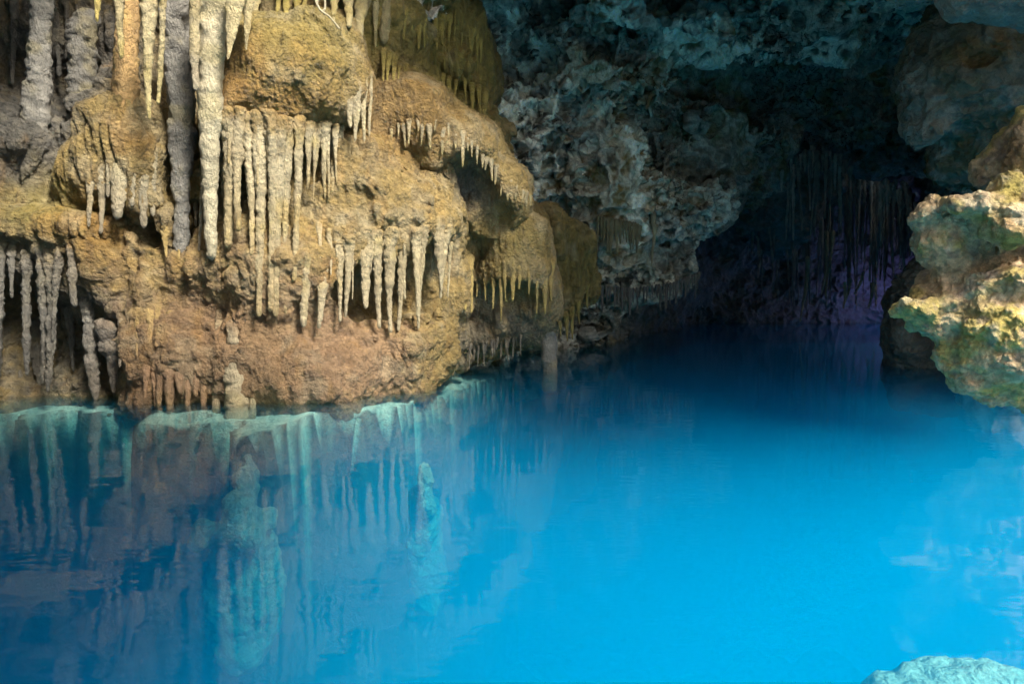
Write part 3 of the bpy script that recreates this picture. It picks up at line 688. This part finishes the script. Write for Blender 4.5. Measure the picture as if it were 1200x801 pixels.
# --- stalactites of the ceiling and the far chamber
DIM = GREY * .55
row(fringe([(700, 262, 16.2), (745, 270, 16.4), (752, 275, 16.6)], 16, 14, 34, 5, 8, up=10), 'greenish thin stalactite', 'under the pitted pale rock', 'thin stalactites under the pitted rock', OLIV * .5 + GREY * .4, yk=.1, seg=10)
row([(768, 262, 765, 312, 16.6, 6, 2), (764, 240, 766, 270, 16.6, 8, 4)], 'hooked root-like drip', 'at the tip of the pitted pale rock', 'hooked drips', CREAM, seg=10)
row(fringe([(690, 340, 17.0), (740, 345, 17.2), (790, 338, 17.6), (822, 325, 18)], 30, 10, 26, 4, 7, up=8), 'tiny brown stalactite', 'along the low edge of the ceiling', 'tiny stalactites of the low ceiling edge', GREY * .6, seg=8)
def curtain(n, x0, x1, Y0, Y1, ytop, ybot, wmin, wmax, base, label, group, seg=10):
    for k in range(n):
        x = x0 + (x1 - x0) * (k + rng.random()) / n; Y = rng.uniform(Y0, Y1)
        a = P(x, ytop(x) + rng.uniform(-8, 8), Y); b = P(x + rng.uniform(-1, 1), ybot(x) + rng.uniform(-60, 30), Y)
        w = rng.uniform(wmin, wmax)
        o = spike('stalactite', a, b, w * M(Y) / 2, w * .3 * M(Y) / 2, M_STAL, col_tint(np.array(base) * rng.uniform(.7, 1.3), None, .2), seg=seg, rough=.4, lump=.18, bend=rng.uniform(.01, .06))
        tag(o, label, 'stalactite', group)
curtain(90, 872, 1075, 25, 28.5, lambda x: np.interp(x, [870, 930, 960, 1000, 1075], [215, 190, 165, 190, 235]), lambda x: np.interp(x, [870, 900, 960, 1040, 1075], [300, 335, 340, 330, 320]), 2.5, 6.5, GREY * 1.2,
        'long dim stalactite among those crowding the far chamber ceiling', 'far chamber stalactites')
curtain(26, 915, 1000, 21, 23, lambda x: 170 + abs(x - 960) * .7, lambda x: 258, 3, 8, GREY * 1.5, 'grey stalactite with a glinting tip in the nearer row of the far chamber', 'glinting stalactites of the far chamber')
curtain(14, 1030, 1062, 19, 20, lambda x: 215, lambda x: 262, 3, 6, GREY * 1.6, 'small pale stalactite beside the dark right wall of the far chamber', 'small stalactites by the dark right wall')
row([(946, 300, 942, 377, 24, 6, 2), (968, 270, 966, 345, 25, 5, 2), (976, 270, 974, 350, 25, 5, 2), (1012, 318, 1002, 345, 24, 4, 2), (1023, 330, 1019, 362, 24, 5, 2), (990, 330, 988, 362, 24, 5, 2), (996, 325, 995, 352, 25, 4, 2)],
    'fine whitish drip', 'in the violet glow over the far water', 'fine drips in the violet glow', PALE, seg=8, bend=.12)
# small pale root at the top of the broad dome
def tube(name, pts, r, mat, cf):
    cu = bpy.data.curves.new(name, 'CURVE'); cu.dimensions = '3D'; sp = cu.splines.new('BEZIER'); sp.bezier_points.add(len(pts) - 1)
    for bp, q in zip(sp.bezier_points, pts): bp.co = q; bp.handle_left_type = bp.handle_right_type = 'AUTO'
    cu.bevel_depth = r; cu.bevel_resolution = 3
    o = bpy.data.objects.new('tmp', cu); COL.objects.link(o); dg = bpy.context.evaluated_depsgraph_get(); dg.update()
    me = bpy.data.meshes.new_from_object(o.evaluated_get(dg)); bpy.data.objects.remove(o)
    me.name = name; return finish(name, me, mat, cf)
o = tube('root', [P(*q, 9.3) for q in [(368, -8), (372, 6), (378, 13), (381, 7), (378, -2), (372, 2), (374, 10), (386, 20), (398, 34)]], .014, M_STAL, col_tint(PALE))
tag(o, 'thin looped pale root lying over the back of the broad tan dome', 'root')

# unseen wall added left of the camera to keep sky light off that side
side = Field(); side.F(lambda p: (p[:, 0] + 9.2 + .22 * np.abs(p[:, 1] - 4)), .3)
sky_block_left = mass('cave_wall', lambda p: side(p) + fbm(p, .5, 3) * .5, (-11.5, -1, -1), (-7.2, 10.2, 7.5), .22, 1, [d_fbm(1.5, .12, 4), d_flute(2.5, .1)], col_left, M_FLOW, cull=None)
tag(sky_block_left, kind='structure')
# unseen roof added over the near water, its opening cut to aim the sun
rf = Field(); rf.F(lambda p: 7.0 - p[:, 2] , .3)
def sun_mask_roof(p):
    z = 7.1 - p[:, 2] - .05 * np.maximum(p[:, 1] - 9, 0)
    ex = np.interp(p[:, 1], [.5, 3.0, 4.0], [3.6, 2.2, -4.6]); ey = np.interp(p[:, 0], [3.4, 4.4, 6.6, 7.6], [11.0, 2.0, 2.0, 3.6])
    hole = np.minimum((p[:, 0] - ex) * .5, (ey - p[:, 1]) * .6)
    return -smin(-np.maximum(z, p[:, 2] - 9.0), -hole, .5)
sun_mask = mass('cave_ceiling', lambda p: sun_mask_roof(p) + fbm(p, .5, 3) * .4, (-11.5, -7, 6.0), (14, 12.5, 9.6), .25, 1, [d_fbm(1.3, .15, 4), d_honey(.7, .15)], col_lime, M_LIME, cull=None)
tag(sun_mask, kind='structure')
V, F = surface_nets(lambda p: np.maximum(np.abs(p[:, 2] - 10.2) - .5, 7 - p[:, 1]) + fbm(p, .4, 2) * .25, (-12, 6, 9), (24, 36, 11.4), .5)  # slab added above the ceiling to stop sun leaking into the far chamber
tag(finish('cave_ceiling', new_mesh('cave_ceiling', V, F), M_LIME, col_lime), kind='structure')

def behind(p):  # unseen back and right walls, added to narrow the incoming sky light
    back = np.maximum(p[:, 1] + 6.5, p[:, 2] - np.where(p[:, 0] < 1, 7.5, 3.2))
    right = np.maximum(9.6 - p[:, 0] + .15 * np.abs(p[:, 1] - 2), p[:, 2] - 5.0)
    return smin(back, right, 1.0)
sky_block = mass('cave_wall', lambda p: behind(p) + fbm(p, .5, 3) * .5, (-11.5, -8.5, -1), (13, 9, 8.5), .3, 1, [d_fbm(1.3, .15, 4), d_honey(.7, .12)], col_lime, M_LIME, cull=None)
tag(sky_block, kind='structure')

# ================================================================== POOL FLOOR
def bed_z(X, Y):
    p = np.stack([X, Y, np.zeros_like(X)], 1)
    # front line of the left formation
    n = fbm(p, .7, 3); n2 = fbm(p + 30, 2.0, 3)
    deep = -5.6 + .8 * n + .25 * n2
    # rise towards the viewer at the right
    rr2 = ((X - 3.0 + .5 * n) / 5.0) ** 2 + ((Y - 3.4 + .5 * n2) / 4.4) ** 2
    g = np.exp(-rr2 * .8); deep = deep * (1 - g) + g * (-1.7 + .15 * n + .05 * n2)
    deep = deep - 3.0 * sstep(-1.5, -6.5, X) * (1 - sstep(7, 9, Y))
    deep = deep - 3.5 * sstep(9, 20, Y)
    # shallow ledge along the formation
    fx = [-11, -7, -5.4, -4.0, -2.9, -1.9, -.8, 0]; fy = [9.2, 9.2, 8.95, 8.75, 9.0, 9.9, 11.6, 14]
    front = np.interp(X, fx, fy)
    w = np.interp(X, [-9, -6.5, -6.1, -5.2, -4.6, -4.0, -3.2, -2.4, -1.2, -.6], [.0, .1, -.1, .05, .8, .3, .9, .45, .5, .1]) + .3 * n2 + .35 * vnoise(np.stack([X * 3.1, Y * 0, Y * 0], 1))
    t = Y - (front - w)
    led = -.15 - .06 * n2
    k = sstep(-.25, .12, t)
    z = deep * (1 - k) + led * k
    z = np.where(X > .1, deep, z)
    return z
gx = np.arange(-12, 20, .09); gy = np.arange(-2.5, 33, .09)
GX, GY = np.meshgrid(gx, gy, indexing='ij'); GZ = bed_z(GX.ravel(), GY.ravel())
V = np.stack([GX.ravel(), GY.ravel(), GZ], 1); ny = len(gy)
i, j = np.meshgrid(np.arange(len(gx) - 1), np.arange(ny - 1), indexing='ij'); i = i.ravel(); j = j.ravel()
F = np.stack([i * ny + j, (i + 1) * ny + j, (i + 1) * ny + j + 1, i * ny + j + 1], 1)
me = new_mesh('pool_floor', V, F)
def col_bed(V, N):
    flat = sstep(.45, .85, N[:, 2]); pale = sstep(-2.6, .2, V[:, 0] + .6 * fbm(V, .9, 2)) * (1 - sstep(9.5, 12, V[:, 1])) * flat
    led = sstep(-.6, -.25, V[:, 2]) * flat
    c = np.array([.06, .07, .065])[None] * (1 + .3 * fbm(V, 1.6, 3)[:, None])
    c = c + (np.array([.74, .75, .70])[None] - c) * pale[:, None]
    c = c + (np.array([.50, .64, .55])[None] - c) * led[:, None]
    return c * (1 + .14 * fbm(V, 2.2, 4)[:, None])
bed = finish('pool_floor', me, M_BED, col_bed, loc=np.zeros(3))
tag(bed, kind='structure')
cb = lambda V, N: np.array([.36, .40, .36])[None] * (1 + .15 * fbm(V, 3, 4)[:, None])
def under(px, py, z):           # point of the line of sight at depth z under the water
    d = P(px, py, 1.0) - np.array([0, 0, CAM_H]); t = (z - CAM_H) / d[2]
    return np.array([0, 0, CAM_H]) + d * t
def uw_rock(prims, label, name='submerged_rock', h=.05, cat='submerged rock', br=1.0):
    f = Field(); los = []; his = []
    for px, py, z, rx, ry, rz in prims:
        c = under(px, py, z); r = np.array([rx, ry, rz]); f.ops.append(('e', c, r, .15, False)); los.append(c - r * 1.3); his.append(c + r * 1.3)
    lo = np.min(los, 0); hi = np.minimum(np.max(his, 0), [99, 99, -.03])
    o = mass(name, lambda p: f(p) + fbm(p, 2.2, 3) * .08, lo, hi, h, 1, [d_fbm(4, .05, 4), d_popcorn(.12, .03)], lambda V, N: cb(V, N) * br, M_BED)
    return tag(o, label, cat)
uw_rock([(1115, 818, -.8, .42, .3, .22), (1185, 824, -.82, .3, .28, .2), (1060, 834, -.9, .25, .25, .18), (1230, 834, -.9, .35, .3, .22)], 'pale submerged boulder just under the surface at the bottom right corner')
uw_rock([(290, 553, -.42, .05, .07, .16), (288, 575, -.55, .09, .1, .2), (284, 605, -.7, .16, .15, .2), (278, 628, -.85, .26, .2, .2), (318, 600, -.72, .07, .1, .14), (240, 628, -.9, .12, .14, .16), (285, 690, -1.6, .42, .4, .8)],
        'submerged turquoise stalagmite cluster below the waterline pillar', 'submerged_stalagmite', h=.035, cat='submerged stalagmite', br=.85)
uw_rock([(498, 556, -.6, .05, .08, .16), (500, 580, -.8, .1, .1, .24), (492, 610, -1.2, .14, .16, .4), (502, 650, -2.0, .24, .26, .8)],
        'slender submerged stalagmite in the blue water at centre left', 'submerged_stalagmite', h=.035, cat='submerged stalagmite', br=.7)

# ================================================================== WATER
bpy.ops.mesh.primitive_cube_add(size=1)
w = bpy.context.object; w.name = 'water'; w.data.name = 'water'
w.scale = (46, 52, 16); w.location = (4, 14, -8)
w.data.materials.append(M_WATER); tag(w, kind='structure')

# ================================================================== LIGHT
SUN_EL, SUN_AZ = R(48), R(40)      # azimuth measured from straight behind the viewer towards the right

sd = np.array([math.sin(SUN_AZ) * math.cos(SUN_EL), -math.cos(SUN_AZ) * math.cos(SUN_EL), math.sin(SUN_EL)])   # towards the sun
from mathutils import Vector
sl_ = bpy.data.lights.new('sun', 'SUN'); sl_.energy = 3.3; sl_.angle = R(13.0); sl_.color = (1, .95, .86)
so = bpy.data.objects.new('sun', sl_); COL.objects.link(so); so.location = (6, -10, 14)
so.rotation_euler = Vector(sd).to_track_quat('Z', 'Y').to_euler()
world = bpy.data.worlds.new('World'); scene.world = world; world.use_nodes = True
nt = world.node_tree; nt.nodes.clear()
wo = nt.nodes.new('ShaderNodeOutputWorld'); bg = nt.nodes.new('ShaderNodeBackground'); sk = nt.nodes.new('ShaderNodeTexSky')
sk.sky_type = 'NISHITA'; sk.sun_disc = False; sk.sun_elevation = SUN_EL; sk.sun_rotation = math.atan2(sd[0], sd[1])
bg.inputs['Strength'].default_value = .10; sk.dust_density = 6; sk.ozone_density = .4
nt.links.new(sk.outputs[0], bg.inputs[0]); nt.links.new(bg.outputs[0], wo.inputs[0])
# lamp of another visitor shining behind the dark rock (violet glow in the photograph)
la = bpy.data.lights.new('torch', 'POINT'); la.energy = 20; la.color = (.35, .32, 1.0); la.shadow_soft_size = .15
lo_ = bpy.data.objects.new('torch', la); COL.objects.link(lo_); lo_.location = P(1047, 350, 29.8)

cam = bpy.data.cameras.new('camera'); co = bpy.data.objects.new('camera', cam); COL.objects.link(co)
cam.sensor_width = 36; cam.lens = FOC / 1200 * 36; cam.clip_end = 200; cam.clip_start = .05
co.location = (0, 0, CAM_H); co.rotation_euler = (R(90) - PITCH, 0, 0)
scene.camera = co
vs = scene.view_settings; vs.view_transform = 'Standard'; vs.look = 'None'; vs.gamma = 1; vs.exposure = 1.55
scene.cycles.use_denoising = True
scene.cycles.max_bounces = 8; scene.cycles.diffuse_bounces = 4; scene.cycles.volume_bounces = 2; scene.cycles.transparent_max_bounces = 12
scene.cycles.sample_clamp_indirect = 6
